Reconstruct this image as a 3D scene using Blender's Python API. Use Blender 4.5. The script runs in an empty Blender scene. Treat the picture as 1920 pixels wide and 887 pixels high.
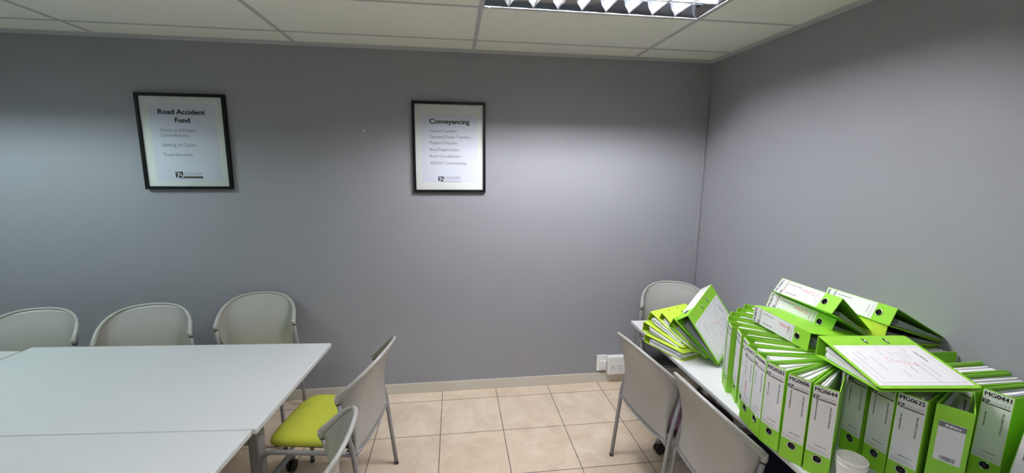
import bpy, bmesh, math, random
from mathutils import Matrix, Vector
random.seed(7)
SC = bpy.context.scene
COL = SC.collection
PI = math.pi

# ------------------------------------------------------------------ camera, world, exposure
H = 2.594            # ceiling height
T = 0.755            # table top height
TOP = T + 0.32       # top of the standing binders
cd = bpy.data.cameras.new('camera'); cam = bpy.data.objects.new('camera', cd); COL.objects.link(cam)
cd.sensor_fit = 'HORIZONTAL'; cd.sensor_width = 36.0; cd.lens = 798.65 / 1920 * 36.0; cd.clip_start = 0.02
CR = ((0.99111447, 0.13238602, 0.01288603), (-0.13269682, 0.9774553, 0.16423366), (0.00914673, -0.1644843, 0.98633729))
cam.matrix_world = Matrix(((CR[0][0], CR[0][2], -CR[0][1], -1.97638),
                           (CR[1][0], CR[1][2], -CR[1][1], -3.21134),
                           (CR[2][0], CR[2][2], -CR[2][1], 1.78845), (0, 0, 0, 1)))
SC.camera = cam
SC.view_settings.view_transform = 'Standard'
SC.view_settings.look = 'None'
SC.view_settings.gamma = 1.0
SC.view_settings.use_curve_mapping = False
SC.view_settings.exposure = 0.32
WORLD_STRENGTH = 0.09
WORLD_COLOR = (0.86, 1.0, 1.0)
TUBE_STRENGTH = 240.0
TUBE_COLOR = (0.98, 0.97, 1.0)
FAR_TUBE_COLOR = (0.80, 1.0, 0.99)
w = bpy.data.worlds.new('world'); SC.world = w; w.use_nodes = True
w.node_tree.nodes['Background'].inputs[0].default_value = (*WORLD_COLOR, 1)
w.node_tree.nodes['Background'].inputs[1].default_value = WORLD_STRENGTH
SC.cycles.caustics_reflective = True
SC.cycles.sample_clamp_indirect = 4.0
SC.cycles.max_bounces = 8
SC.cycles.use_denoising = True

# ------------------------------------------------------------------ materials
def srgb(r, g, b):
    f = lambda c: (c / 255 / 12.92) if c / 255 <= 0.04045 else ((c / 255 + 0.055) / 1.055) ** 2.4
    return (f(r), f(g), f(b), 1)

def mat(name, col, rough=0.5, metal=0.0, noise=0.0, nscale=60.0, bump=0.0, bscale=300.0, emit=None, spec=None, coat=0.0):
    m = bpy.data.materials.new(name); m.use_nodes = True
    nt = m.node_tree; b = nt.nodes['Principled BSDF']
    b.inputs['Base Color'].default_value = col
    b.inputs['Roughness'].default_value = rough
    b.inputs['Metallic'].default_value = metal
    if spec is not None: b.inputs['Specular IOR Level'].default_value = spec
    if coat: b.inputs['Coat Weight'].default_value = coat
    if noise or bump:
        tc = nt.nodes.new('ShaderNodeTexCoord')
    if noise:
        n = nt.nodes.new('ShaderNodeTexNoise'); n.inputs['Scale'].default_value = nscale; n.inputs['Detail'].default_value = 4
        nt.links.new(tc.outputs['Object'], n.inputs['Vector'])
        mx = nt.nodes.new('ShaderNodeMix'); mx.data_type = 'RGBA'
        mx.inputs['A'].default_value = (col[0] * (1 - noise), col[1] * (1 - noise), col[2] * (1 - noise), 1)
        mx.inputs['B'].default_value = (min(1, col[0] * (1 + noise)), min(1, col[1] * (1 + noise)), min(1, col[2] * (1 + noise)), 1)
        nt.links.new(n.outputs['Fac'], mx.inputs['Factor']); nt.links.new(mx.outputs['Result'], b.inputs['Base Color'])
    if bump:
        n2 = nt.nodes.new('ShaderNodeTexNoise'); n2.inputs['Scale'].default_value = bscale; n2.inputs['Detail'].default_value = 3
        nt.links.new(tc.outputs['Object'], n2.inputs['Vector'])
        bp = nt.nodes.new('ShaderNodeBump'); bp.inputs['Strength'].default_value = bump; bp.inputs['Distance'].default_value = 0.002
        nt.links.new(n2.outputs['Fac'], bp.inputs['Height']); nt.links.new(bp.outputs['Normal'], b.inputs['Normal'])
    if emit:
        b.inputs['Emission Color'].default_value = (*emit[0], 1); b.inputs['Emission Strength'].default_value = emit[1]
    return m

M = {}
M['wall'] = mat('grey_wall_paint', srgb(150, 151, 158), 0.62, noise=0.03, nscale=3, bump=0.12, bscale=180)
M['ceil'] = mat('ceiling_board', srgb(248, 248, 240), 0.9, noise=0.02, nscale=20, bump=0.1, bscale=220)
M['tbar'] = mat('ceiling_grid_metal', srgb(196, 196, 198), 0.5)
M['base'] = mat('skirting_paint', srgb(205, 200, 190), 0.5, noise=0.04, nscale=12)
M['laminate'] = mat('white_laminate', srgb(202, 204, 206), 0.38, noise=0.012, nscale=5)
M['edge'] = mat('white_edging', srgb(238, 238, 236), 0.35)
M['steel'] = mat('grey_painted_steel', srgb(150, 150, 153), 0.38, metal=0.25, noise=0.03, nscale=150)
M['shell'] = mat('grey_plastic_shell', srgb(166, 165, 162), 0.34, noise=0.03, nscale=90, bump=0.12, bscale=900)
M['black'] = mat('black_plastic_and_shade', srgb(28, 28, 30), 0.5, noise=0.05)
M['dkgrey'] = mat('dark_grey_rubber', srgb(62, 62, 66), 0.55, noise=0.05)
M['lime_fabric'] = mat('lime_fabric', srgb(192, 198, 66), 0.95, noise=0.10, nscale=45, bump=0.6, bscale=700)
M['plum_fabric'] = mat('plum_fabric', srgb(60, 28, 48), 0.95, noise=0.10, nscale=45, bump=0.6, bscale=700)
M['navy_fabric'] = mat('navy_fabric', srgb(26, 30, 62), 0.95, noise=0.10, nscale=45, bump=0.6, bscale=700)
M['char_fabric'] = mat('charcoal_fabric', srgb(52, 52, 56), 0.95, noise=0.10, nscale=45, bump=0.6, bscale=700)
M['green'] = mat('green_polypropylene', srgb(142, 204, 52), 0.42, noise=0.03, nscale=25, bump=0.05, bscale=500)
M['lime'] = mat('lime_polypropylene', srgb(190, 222, 70), 0.42, noise=0.03, nscale=25, bump=0.05, bscale=500)
M['paper'] = mat('white_paper', srgb(236, 236, 240), 0.85, noise=0.02, nscale=40)
M['label'] = mat('label_paper', srgb(228, 228, 231), 0.6, noise=0.015, nscale=60)
M['sleeve'] = mat('grey_plastic_sleeve', srgb(150, 156, 160), 0.3, noise=0.06, nscale=40)
M['ink'] = mat('black_ink', srgb(24, 24, 27), 0.6, noise=0.03)
M['greyink'] = mat('grey_ink', srgb(118, 120, 128), 0.6, noise=0.03)
M['paleink'] = mat('pale_grey_ink', srgb(176, 178, 186), 0.6, noise=0.03)
M['bar'] = mat('olive_brown_print', srgb(78, 70, 56), 0.6, noise=0.03)
M['bar2'] = mat('tan_print', srgb(142, 112, 84), 0.6, noise=0.03)
M['red'] = mat('red_marker', srgb(222, 62, 74), 0.6, noise=0.03)
M['chrome'] = mat('chrome', srgb(225, 225, 225), 0.18, metal=1.0, noise=0.02)
M['white_plastic'] = mat('white_plastic', srgb(238, 238, 236), 0.3, noise=0.01)
M['cup'] = mat('white_paper_cup', srgb(240, 238, 234), 0.6, noise=0.015, nscale=70)
M['frame'] = mat('black_frame', srgb(12, 12, 14), 0.45, noise=0.05, nscale=30, spec=0.25)
M['mount'] = mat('poster_mount', srgb(234, 238, 236), 0.8, noise=0.012)
M['sheet'] = mat('poster_sheet', srgb(226, 231, 244), 0.75, noise=0.012)
M['louvre'] = mat('white_louvre_aluminium', srgb(232, 234, 240), 0.25, metal=0.7, noise=0.02)
M['mirror'] = mat('lamp_reflector', srgb(170, 174, 182), 0.10, metal=1.0, noise=0.02)
M['lamp_trim'] = mat('lamp_trim', srgb(150, 150, 154), 0.45, metal=0.2, noise=0.02)
M['far_tube'] = mat('glowing_tube_cool', (0.9, 0.9, 0.9, 1), 0.4, emit=(FAR_TUBE_COLOR, TUBE_STRENGTH * 0.55))
M['rear_fill_tube'] = mat('glowing_tube_fill', (0.9, 0.9, 0.9, 1), 0.4, emit=(TUBE_COLOR, TUBE_STRENGTH * 0.45))  # weaker glow for the added fill lamp behind the camera
M['tube'] = mat('glowing_tube', (0.9, 0.9, 0.9, 1), 0.4, emit=(TUBE_COLOR, TUBE_STRENGTH))

def floor_material():
    m = bpy.data.materials.new('beige_floor_tiles'); m.use_nodes = True
    nt = m.node_tree; N = nt.nodes; L = nt.links; b = N['Principled BSDF']
    tc = N.new('ShaderNodeTexCoord'); mp = N.new('ShaderNodeMapping'); mp.vector_type = 'POINT'
    s = 1 / 0.42681
    mp.inputs['Scale'].default_value = (s, s, s)
    mp.inputs['Location'].default_value = (2.51835 * s + 10, 0.14213 * s + 20, 0)
    L.new(tc.outputs['Object'], mp.inputs['Vector'])
    br = N.new('ShaderNodeTexBrick'); br.offset = 0; br.squash = 1
    br.inputs['Scale'].default_value = 1; br.inputs['Brick Width'].default_value = 1; br.inputs['Row Height'].default_value = 1
    br.inputs['Mortar Size'].default_value = 0.0065; br.inputs['Mortar Smooth'].default_value = 0.1; br.inputs['Bias'].default_value = 0
    br.inputs['Color1'].default_value = (0.42, 0.42, 0.42, 1); br.inputs['Color2'].default_value = (0.58, 0.58, 0.58, 1)
    L.new(mp.outputs[0], br.inputs['Vector'])
    n1 = N.new('ShaderNodeTexNoise'); n1.inputs['Scale'].default_value = 5; n1.inputs['Detail'].default_value = 7; n1.inputs['Roughness'].default_value = 0.62
    n1.inputs['Distortion'].default_value = 0.6
    L.new(tc.outputs['Object'], n1.inputs['Vector'])
    cr = N.new('ShaderNodeValToRGB')
    cr.color_ramp.elements[0].position = 0.3; cr.color_ramp.elements[0].color = srgb(210, 189, 166)
    cr.color_ramp.elements[1].position = 0.72; cr.color_ramp.elements[1].color = srgb(232, 215, 194)
    L.new(n1.outputs['Fac'], cr.inputs['Fac'])
    # thin crack-like veins
    n2 = N.new('ShaderNodeTexNoise'); n2.inputs['Scale'].default_value = 2.6; n2.inputs['Detail'].default_value = 5; n2.inputs['Distortion'].default_value = 1.4
    L.new(tc.outputs['Object'], n2.inputs['Vector'])
    sub = N.new('ShaderNodeMath'); sub.operation = 'SUBTRACT'; sub.inputs[1].default_value = 0.5; L.new(n2.outputs['Fac'], sub.inputs[0])
    ab = N.new('ShaderNodeMath'); ab.operation = 'ABSOLUTE'; L.new(sub.outputs[0], ab.inputs[0])
    vr = N.new('ShaderNodeValToRGB'); vr.color_ramp.elements[0].position = 0.0; vr.color_ramp.elements[0].color = (0.86, 0.83, 0.80, 1)
    vr.color_ramp.elements[1].position = 0.012; vr.color_ramp.elements[1].color = (1, 1, 1, 1)
    L.new(ab.outputs[0], vr.inputs['Fac'])
    n3 = N.new('ShaderNodeTexNoise'); n3.inputs['Scale'].default_value = 30; n3.inputs['Detail'].default_value = 3
    L.new(tc.outputs['Object'], n3.inputs['Vector'])
    v3 = N.new('ShaderNodeValToRGB'); v3.color_ramp.elements[0].position = 0.28; v3.color_ramp.elements[0].color = (0.88, 0.84, 0.8, 1)
    v3.color_ramp.elements[1].position = 0.42; v3.color_ramp.elements[1].color = (1, 1, 1, 1)
    L.new(n3.outputs['Fac'], v3.inputs['Fac'])
    def mul(a, bb, f=1.0):
        x = N.new('ShaderNodeMix'); x.data_type = 'RGBA'; x.blend_type = 'MULTIPLY'; x.inputs['Factor'].default_value = f
        L.new(a, x.inputs['A']); L.new(bb, x.inputs['B']); return x.outputs['Result']
    c = mul(cr.outputs['Color'], vr.outputs['Color'], 0.4); c = mul(c, v3.outputs['Color'], 0.45)
    # tile to tile tone
    tone = N.new('ShaderNodeMix'); tone.data_type = 'RGBA'; tone.blend_type = 'SOFT_LIGHT'; tone.inputs['Factor'].default_value = 0.35
    L.new(c, tone.inputs['A']); L.new(br.outputs['Color'], tone.inputs['B'])
    mx = N.new('ShaderNodeMix'); mx.data_type = 'RGBA'; L.new(br.outputs['Fac'], mx.inputs['Factor'])
    L.new(tone.outputs['Result'], mx.inputs['A']); mx.inputs['B'].default_value = srgb(92, 80, 76)
    L.new(mx.outputs['Result'], b.inputs['Base Color'])
    b.inputs['Roughness'].default_value = 0.42
    bp = N.new('ShaderNodeBump'); bp.inputs['Strength'].default_value = 0.35; bp.inputs['Distance'].default_value = 0.002; bp.invert = True
    L.new(br.outputs['Fac'], bp.inputs['Height']); L.new(bp.outputs['Normal'], b.inputs['Normal'])
    return m
M['floor'] = floor_material()

def glass_material():
    m = bpy.data.materials.new('picture_glass'); m.use_nodes = True
    nt = m.node_tree; nt.nodes.remove(nt.nodes['Principled BSDF'])
    out = nt.nodes['Material Output']
    t = nt.nodes.new('ShaderNodeBsdfTransparent'); g = nt.nodes.new('ShaderNodeBsdfGlossy'); g.inputs['Roughness'].default_value = 0.08
    f = nt.nodes.new('ShaderNodeFresnel'); f.inputs['IOR'].default_value = 1.22
    mx = nt.nodes.new('ShaderNodeMixShader')
    nt.links.new(f.outputs[0], mx.inputs[0]); nt.links.new(t.outputs[0], mx.inputs[1]); nt.links.new(g.outputs[0], mx.inputs[2])
    nt.links.new(mx.outputs[0], out.inputs['Surface'])
    return m
M['glass'] = glass_material()

# ------------------------------------------------------------------ mesh helpers
def new_obj(name, me, parent=None, mats=(), smooth=False):
    for m in mats: me.materials.append(M[m])
    if smooth:
        for p in me.polygons: p.use_smooth = True
    o = bpy.data.objects.new(name, me); COL.objects.link(o)
    if parent is not None: o.parent = parent
    return o

class MB:
    """collects shapes in one bmesh"""
    def __init__(s): s.bm = bmesh.new(); s.mi = 0
    def _fin(s, geom_faces):
        for f in geom_faces: f.material_index = s.mi
    def poly(s, verts, faces, smooth=False):
        vs = [s.bm.verts.new(v) for v in verts]; out = []
        for f in faces:
            try:
                ff = s.bm.faces.new([vs[i] for i in f]); ff.smooth = smooth; out.append(ff)
            except ValueError: pass
        s._fin(out); return vs, out
    def hexa(s, p):   # 8 points: bottom 4 ccw, top 4 ccw
        return s.poly(p, [(3, 2, 1, 0), (4, 5, 6, 7), (0, 1, 5, 4), (1, 2, 6, 5), (2, 3, 7, 6), (3, 0, 4, 7)])
    def box(s, lo, hi, mtx=None, bevel=0.0, seg=2):
        x0, y0, z0 = lo; x1, y1, z1 = hi
        p = [(x0, y0, z0), (x1, y0, z0), (x1, y1, z0), (x0, y1, z0), (x0, y0, z1), (x1, y0, z1), (x1, y1, z1), (x0, y1, z1)]
        if mtx is not None: p = [mtx @ Vector(q) for q in p]
        vs, fs = s.hexa(p)
        if bevel:
            es = list({e for f in fs for e in f.edges})
            r = bmesh.ops.bevel(s.bm, geom=es, offset=bevel, segments=seg, profile=0.5, affect='EDGES')
            s._fin(r['faces'])
    def tube(s, pts, r, seg=12, cap=True, flat=1.0):
        """sweep along pts; r number or list"""
        pts = [Vector(p) for p in pts]; n = len(pts)
        rr = r if isinstance(r, (list, tuple)) else [r] * n
        tg = []
        for i in range(n):
            a = pts[max(i - 1, 0)]; b = pts[min(i + 1, n - 1)]; tg.append((b - a).normalized())
        up = Vector((0, 0, 1)) if abs(tg[0].z) < 0.9 else Vector((0, 1, 0))
        u = (up - tg[0] * up.dot(tg[0])).normalized(); rings = []
        for i in range(n):
            u = (u - tg[i] * u.dot(tg[i])).normalized(); v = tg[i].cross(u)
            rings.append([s.bm.verts.new(pts[i] + (u * math.cos(2 * PI * k / seg) + v * math.sin(2 * PI * k / seg) * flat) * rr[i]) for k in range(seg)])
        fs = []
        for i in range(n - 1):
            for k in range(seg):
                f = s.bm.faces.new((rings[i][k], rings[i][(k + 1) % seg], rings[i + 1][(k + 1) % seg], rings[i + 1][k])); f.smooth = True; fs.append(f)
        if cap:
            fs.append(s.bm.faces.new(rings[0][::-1])); fs.append(s.bm.faces.new(rings[-1]))
        s._fin(fs)
    def lathe(s, prof, mtx=None, seg=24, cap=False):
        rings = []
        for (r, z) in prof:
            ring = []
            for k in range(seg):
                p = Vector((r * math.cos(2 * PI * k / seg), r * math.sin(2 * PI * k / seg), z))
                ring.append(s.bm.verts.new(mtx @ p if mtx is not None else p))
            rings.append(ring)
        fs = []
        for i in range(len(rings) - 1):
            for k in range(seg):
                f = s.bm.faces.new((rings[i][k], rings[i][(k + 1) % seg], rings[i + 1][(k + 1) % seg], rings[i + 1][k])); f.smooth = True; fs.append(f)
        if cap: fs.append(s.bm.faces.new(rings[0][::-1])); fs.append(s.bm.faces.new(rings[-1]))
        s._fin(fs)
    def grid(s, P, smooth=True, close_u=False):
        vs = [[s.bm.verts.new(p) for p in row] for row in P]; fs = []
        for i in range(len(vs) - 1):
            nj = len(vs[0])
            for j in range(nj if close_u else nj - 1):
                f = s.bm.faces.new((vs[i][j], vs[i][(j + 1) % nj], vs[i + 1][(j + 1) % nj], vs[i + 1][j])); f.smooth = smooth; fs.append(f)
        s._fin(fs); return vs
    def ribbon(s, pts, wd, mtx):
        """flat pen stroke in the local xy plane"""
        pts = [Vector((p[0], p[1])) for p in pts]; n = len(pts); L = []; R = []
        for i in range(n):
            t = (pts[min(i + 1, n - 1)] - pts[max(i - 1, 0)])
            if t.length < 1e-9: t = Vector((1, 0))
            t.normalize(); nn = Vector((-t.y, t.x)) * wd / 2
            L.append(mtx @ Vector((*(pts[i] + nn), 0))); R.append(mtx @ Vector((*(pts[i] - nn), 0)))
        s.poly(L + R, [(i, n + i, n + i + 1, i + 1) for i in range(n - 1)])
    def rect(s, x0, y0, x1, y1, mtx):
        s.poly([mtx @ Vector(p) for p in ((x0, y0, 0), (x1, y0, 0), (x1, y1, 0), (x0, y1, 0))], [(0, 1, 2, 3)])
    def add_mesh(s, me, mtx):
        vs = [s.bm.verts.new(mtx @ v.co) for v in me.vertices]; fs = []
        for p in me.polygons:
            try: fs.append(s.bm.faces.new([vs[i] for i in p.vertices]))
            except ValueError: pass
        s._fin(fs)
    def text(s, txt, size, mtx, align='LEFT', width=None, bold=0.0, xs=1.0):
        me, x0, x1 = text_mesh(txt, min(bold, 0.0))
        k = size; wd = (x1 - x0) * k * xs
        if width: xs = xs * width / wd; wd = width
        off = {'LEFT': 0, 'CENTER': -wd / 2, 'RIGHT': -wd}[align]
        b = max(bold, 0.0) * k * 1.6
        for dx, dy in (((-b, 0), (b, 0), (0, b * 0.6), (0, -b * 0.6)) if b else ((0, 0),)):
            s.add_mesh(me, mtx @ Matrix.Translation((off - x0 * k * xs + dx, dy, 0)) @ Matrix.Diagonal((k * xs, k, k, 1)))
    def build(s, name, mats, parent=None, recalc=True):
        if recalc: bmesh.ops.recalc_face_normals(s.bm, faces=s.bm.faces)
        me = bpy.data.meshes.new(name); s.bm.to_mesh(me); s.bm.free()
        return new_obj(name, me, parent, [mats] if isinstance(mats, str) else mats)

_tc = {}
def text_mesh(txt, bold=0.0):
    """glyph mesh scaled so that a capital is 1 high"""
    key = (txt, bold)
    if key in _tc: return _tc[key]
    cu = bpy.data.curves.new('glyphs', 'FONT'); cu.body = txt; cu.size = 1.0; cu.resolution_u = 3; cu.offset = bold; cu.fill_mode = 'FRONT'
    o = bpy.data.objects.new('glyphs', cu); COL.objects.link(o)
    dg = bpy.context.evaluated_depsgraph_get(); dg.update()
    me = bpy.data.meshes.new_from_object(o.evaluated_get(dg))
    bpy.data.objects.remove(o); bpy.data.curves.remove(cu)
    k = 1 / 0.69
    for v in me.vertices: v.co = (v.co.x * k, v.co.y * k, 0)
    xs = [v.co.x for v in me.vertices] or [0, 1]
    _tc[key] = (me, min(xs), max(xs)); return _tc[key]

def frame_mtx(o, x, y, z):
    return Matrix(((x[0], y[0], z[0], o[0]), (x[1], y[1], z[1], o[1]), (x[2], y[2], z[2], o[2]), (0, 0, 0, 1)))

def thing(name, label, cat, mtx=None, group=None):
    o = bpy.data.objects.new(name, None); COL.objects.link(o); o.empty_display_size = 0.05
    if mtx is not None: o.matrix_world = mtx
    o['label'] = label; o['category'] = cat
    if group: o['group'] = group
    return o

def struct(o):
    o['kind'] = 'structure'; return o

def dup(root, mtx, label, group=None):
    r = root.copy(); COL.objects.link(r); r.matrix_world = mtx; r['label'] = label
    if group: r['group'] = group
    for ch in list(root.children):
        c = ch.copy(); COL.objects.link(c); c.parent = r
        for g in list(ch.children):
            d = g.copy(); COL.objects.link(d); d.parent = c
    return r

def placed(x, y, z, rz):
    return Matrix.Translation((x, y, z + 0.0006)) @ Matrix.Rotation(rz, 4, 'Z')

# ------------------------------------------------------------------ the room
XL, YF = -6.6, -4.8
mb = MB(); mb.box((XL, 0, 0), (0.12, 0.12, H + 0.12)); struct(mb.build('wall_back', 'wall'))
mb = MB(); mb.box((0, YF, 0), (0.12, 0, H + 0.12)); struct(mb.build('wall_right', 'wall'))
mb = MB(); mb.box((XL, YF, -0.1), (0.12, 0.12, 0)); struct(mb.build('floor', 'floor'))

GX = [-0.62956 - 1.2 * i for i in range(6)]
GY = [-0.24784 - 0.6 * i for i in range(9)]
LAMPS = [(GX[1], GX[0]), (GX[4], GX[3])]
xs = [0.0] + GX; ys = [0.0] + GY
mb = MB()
for i in range(len(xs) - 1):
    for j in range(len(ys) - 1):
        hole = (j == 2 and i in (1, 4)) or (j == 6 and i == 2)
        if hole: continue
        mb.box((xs[i + 1], ys[j + 1], H), (xs[i], ys[j], H + 0.02))
struct(mb.build('ceiling', 'ceil'))
mb = MB()
for x in GX[:-1]: mb.box((x - 0.012, ys[-1], H - 0.003), (x + 0.012, -0.024, H - 0.0002))
for y in GY[:-1]: mb.box((xs[-1], y - 0.008, H - 0.0028), (-0.024, y + 0.008, H - 0.0002))
struct(mb.build('trim_1', 'tbar'))                                        # suspended grid
mb = MB()
mb.box((xs[-1], -0.024, H - 0.004), (0, 0, H - 0.0001)); mb.box((xs[-1], -0.003, H - 0.02), (0, 0, H - 0.004))
mb.box((-0.024, ys[-1], H - 0.004), (0, -0.024, H - 0.0001)); mb.box((-0.003, ys[-1], H - 0.02), (0, -0.003, H - 0.004))
struct(mb.build('trim_2', 'tbar'))                                        # wall angle
mb = MB(); mb.box((XL, -0.012, 0), (0, 0, 0.083), bevel=0.003); struct(mb.build('baseboard_back', 'base'))
mb = MB(); mb.box((-0.012, YF, 0), (0, -0.012, 0.083), bevel=0.003); struct(mb.build('baseboard_right', 'base'))
mb = MB(); mb.box((-0.026, -0.009, 0.083), (-0.004, 0, H - 0.25), bevel=0.003); struct(mb.build('trim_3', 'wall'))   # painted cable trunking in the corner

# ------------------------------------------------------------------ louvred ceiling lights
def ceiling_light(x0, x1, y0, y1, label, glow='tube'):
    cx, cy = (x0 + x1) / 2, (y0 + y1) / 2; L = abs(x1 - x0) / 2 - 0.012; D = abs(y1 - y0) / 2 - 0.010
    t = thing('ceiling_light', label, 'light', Matrix.Translation((cx, cy, H)), 'louvred lights in the ceiling grid')
    m = MB(); hh = 0.095
    m.box((-L, -D, hh), (L, D, hh + 0.004))
    for s in (-1, 1):
        m.box((-L, s * D - 0.002, 0.0), (L, s * D + 0.002, hh)); m.box((s * L - 0.002, -D, 0), (s * L + 0.002, D, hh))
    m.build('housing', 'mirror', t)
    m = MB()
    for s in (-1, 1):
        m.box((-L - 0.009, s * D - 0.0045, -0.002), (L + 0.009, s * D + 0.0045, 0.0)); m.box((s * L - 0.0045, -D - 0.004, -0.002), (s * L + 0.0045, D + 0.004, 0.0))
    m.build('trim_frame', 'lamp_trim', t)
    # louvre: two lengthwise mirrored dividers and eight crosswise V blades
    m = MB(); lanes = 3; lw = 2 * D / lanes
    def vee(a, b, axis, top, bw, z0=0.004):
        """V shaped blade from a to b along axis ('x' or 'y'); curved flanks"""
        prof = [(-bw, top), (-bw * 0.45, top * 0.55), (-bw * 0.12, top * 0.2), (0, z0), (bw * 0.12, top * 0.2), (bw * 0.45, top * 0.55), (bw, top)]
        P = []
        for q in (a, b):
            P.append([(q[0], q[1] + w_, z_) if axis == 'x' else (q[0] + w_, q[1], z_) for w_, z_ in prof])
        m.grid(P, smooth=True)
    for k in range(1, lanes):
        y = -D + lw * k; vee((-L, y), (L, y), 'x', 0.060, 0.020)
    nb = 9; pitch = 2 * L / nb
    for k in range(1, nb):
        x = -L + pitch * k
        for q in range(lanes):
            vee((x, -D + lw * q + 0.002), (x, -D + lw * (q + 1) - 0.002), 'y', 0.038, 0.030)
    m.build('louvre', 'louvre', t, recalc=False); m = MB()
    for s in (-1, 1):     # sloping side reflectors
        m.grid([[(-L, s * (D - 0.003), 0.004), (L, s * (D - 0.003), 0.004)], [(-L, s * (D - 0.012), 0.03), (L, s * (D - 0.012), 0.03)], [(-L, s * (D - 0.032), 0.06), (L, s * (D - 0.032), 0.06)]])
        m.grid([[(s * (L - 0.003), -D, 0.004), (s * (L - 0.003), D, 0.004)], [(s * (L - 0.010), -D, 0.025), (s * (L - 0.010), D, 0.025)], [(s * (L - 0.018), -D, 0.045), (s * (L - 0.018), D, 0.045)]])
    m.build('side_reflector', 'mirror', t, recalc=False)
    for k in range(lanes):
        y = -D + lw * (k + 0.5)
        m = MB(); m.tube([(-L + 0.02, y, 0.064), (L - 0.02, y, 0.064)], 0.013, 12)
        m.build('fluorescent_tube', glow, t)
    m = MB()
    for s in (-1, 1): m.box((s * (L - 0.03) - 0.006, -0.006 - s * (D - 0.012), -0.009), (s * (L - 0.03) + 0.006, 0.006 - s * (D - 0.012), -0.004), bevel=0.001)
    m.build('catch', 'white_plastic', t)
    return t
ceiling_light(LAMPS[0][0], LAMPS[0][1], GY[2], GY[1], 'louvred fluorescent ceiling light above the gap between the tables, nearest the corner')
ceiling_light(LAMPS[1][0], LAMPS[1][1], GY[2], GY[1], 'louvred fluorescent ceiling light over the white meeting tables, further from the corner', 'far_tube')

ceiling_light(GX[2], GX[1], GY[6], GY[5], 'added louvred ceiling light out of view at the open end of the room, filling the binder labels', 'rear_fill_tube')  # added lamp out of view, brightens the binder labels and fronts

# ------------------------------------------------------------------ framed posters
def logo(m, x, y, s, mtx, ink, paper, strip, strip_h, wide, txt_h, strip_m):
    """dark square with a swooping B, then serif-like capitals and a strip; m has three material slots"""
    m.mi = ink
    m.poly([mtx @ Vector(p) for p in ((x, y + s, 0), (x, y + 0.25 * s, 0), (x + 0.1 * s, y + 0.05 * s, 0), (x + 0.3 * s, y, 0), (x + 0.95 * s, y, 0), (x + s, y + 0.3 * s, 0), (x + s, y + s, 0))], [tuple(range(7))])
    m.mi = paper; lift = mtx @ Matrix.Translation((0, 0, 0.0002))
    st = lambda pts, wd: m.ribbon([(x + px * s, y + py * s) for px, py in pts], wd * s, lift)
    st([(0.1, 0.76), (0.3, 0.84), (0.5, 0.82), (0.72, 0.72), (0.8, 0.62), (0.7, 0.52), (0.55, 0.47)], 0.1)
    st([(0.42, 0.74), (0.38, 0.5), (0.28, 0.22), (0.16, 0.02)], 0.15)
    st([(0.36, 0.46), (0.6, 0.5), (0.9, 0.44), (1.0, 0.3), (0.8, 0.16), (0.45, 0.1), (0.2, 0.04)], 0.1)
    m.mi = 3 if ink != 3 else ink
    m.text('OSHOFF', txt_h, mtx @ Matrix.Translation((x + 1.08 * s, y + s * 0.42, 0)), width=wide - 1.2 * s, bold=-0.012)
    m.mi = strip_m
    m.rect(x + 1.04 * s, y + s * 0.05, x + wide, y + s * 0.05 + strip_h, mtx)

def poster(x0, x1, z0, z1, sheet, label, build_text):
    cx = (x0 + x1) / 2; W = x1 - x0; Hh = z1 - z0; fw = 0.020; d = 0.028
    t = thing('framed_poster', label, 'poster', Matrix.Translation((cx, 0, z0)), 'framed posters on the back wall')
    m = MB()
    a, b = W / 2, W / 2 - fw
    for (lo, hi) in (((-a, -d, 0), (-b, -0.001, Hh)), ((b, -d, 0), (a, -0.001, Hh)), ((-b, -d, 0), (b, -0.001, fw)), ((-b, -d, Hh - fw), (b, -0.001, Hh))):
        m.box(lo, hi, bevel=0.0015)
    m.build('frame', 'frame', t)
    m = MB(); m.box((-b, -0.016, fw), (b, -0.004, Hh - fw)); m.build('mount', 'mount', t)
    sx0, sx1, sz0, sz1 = [v - c for v, c in zip(sheet, (cx, cx, z0, z0))]
    m = MB(); m.box((sx0, -0.0175, sz0), (sx1, -0.0160, sz1)); sh = m.build('printed_sheet', 'sheet', t)
    m = MB(); F = lambda x, z: frame_mtx((x - cx, -0.0178, z - z0), (1, 0, 0), (0, 0, 1), (0, -1, 0))
    build_text(m, F); m.build('lettering', ['ink', 'greyink', 'sheet', 'greyink', 'bar'], sh, recalc=False)
    m = MB(); m.box((-b, -0.0225, fw), (b, -0.0205, Hh - fw)); m.build('glass_pane', 'glass', t)
    return t

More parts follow.
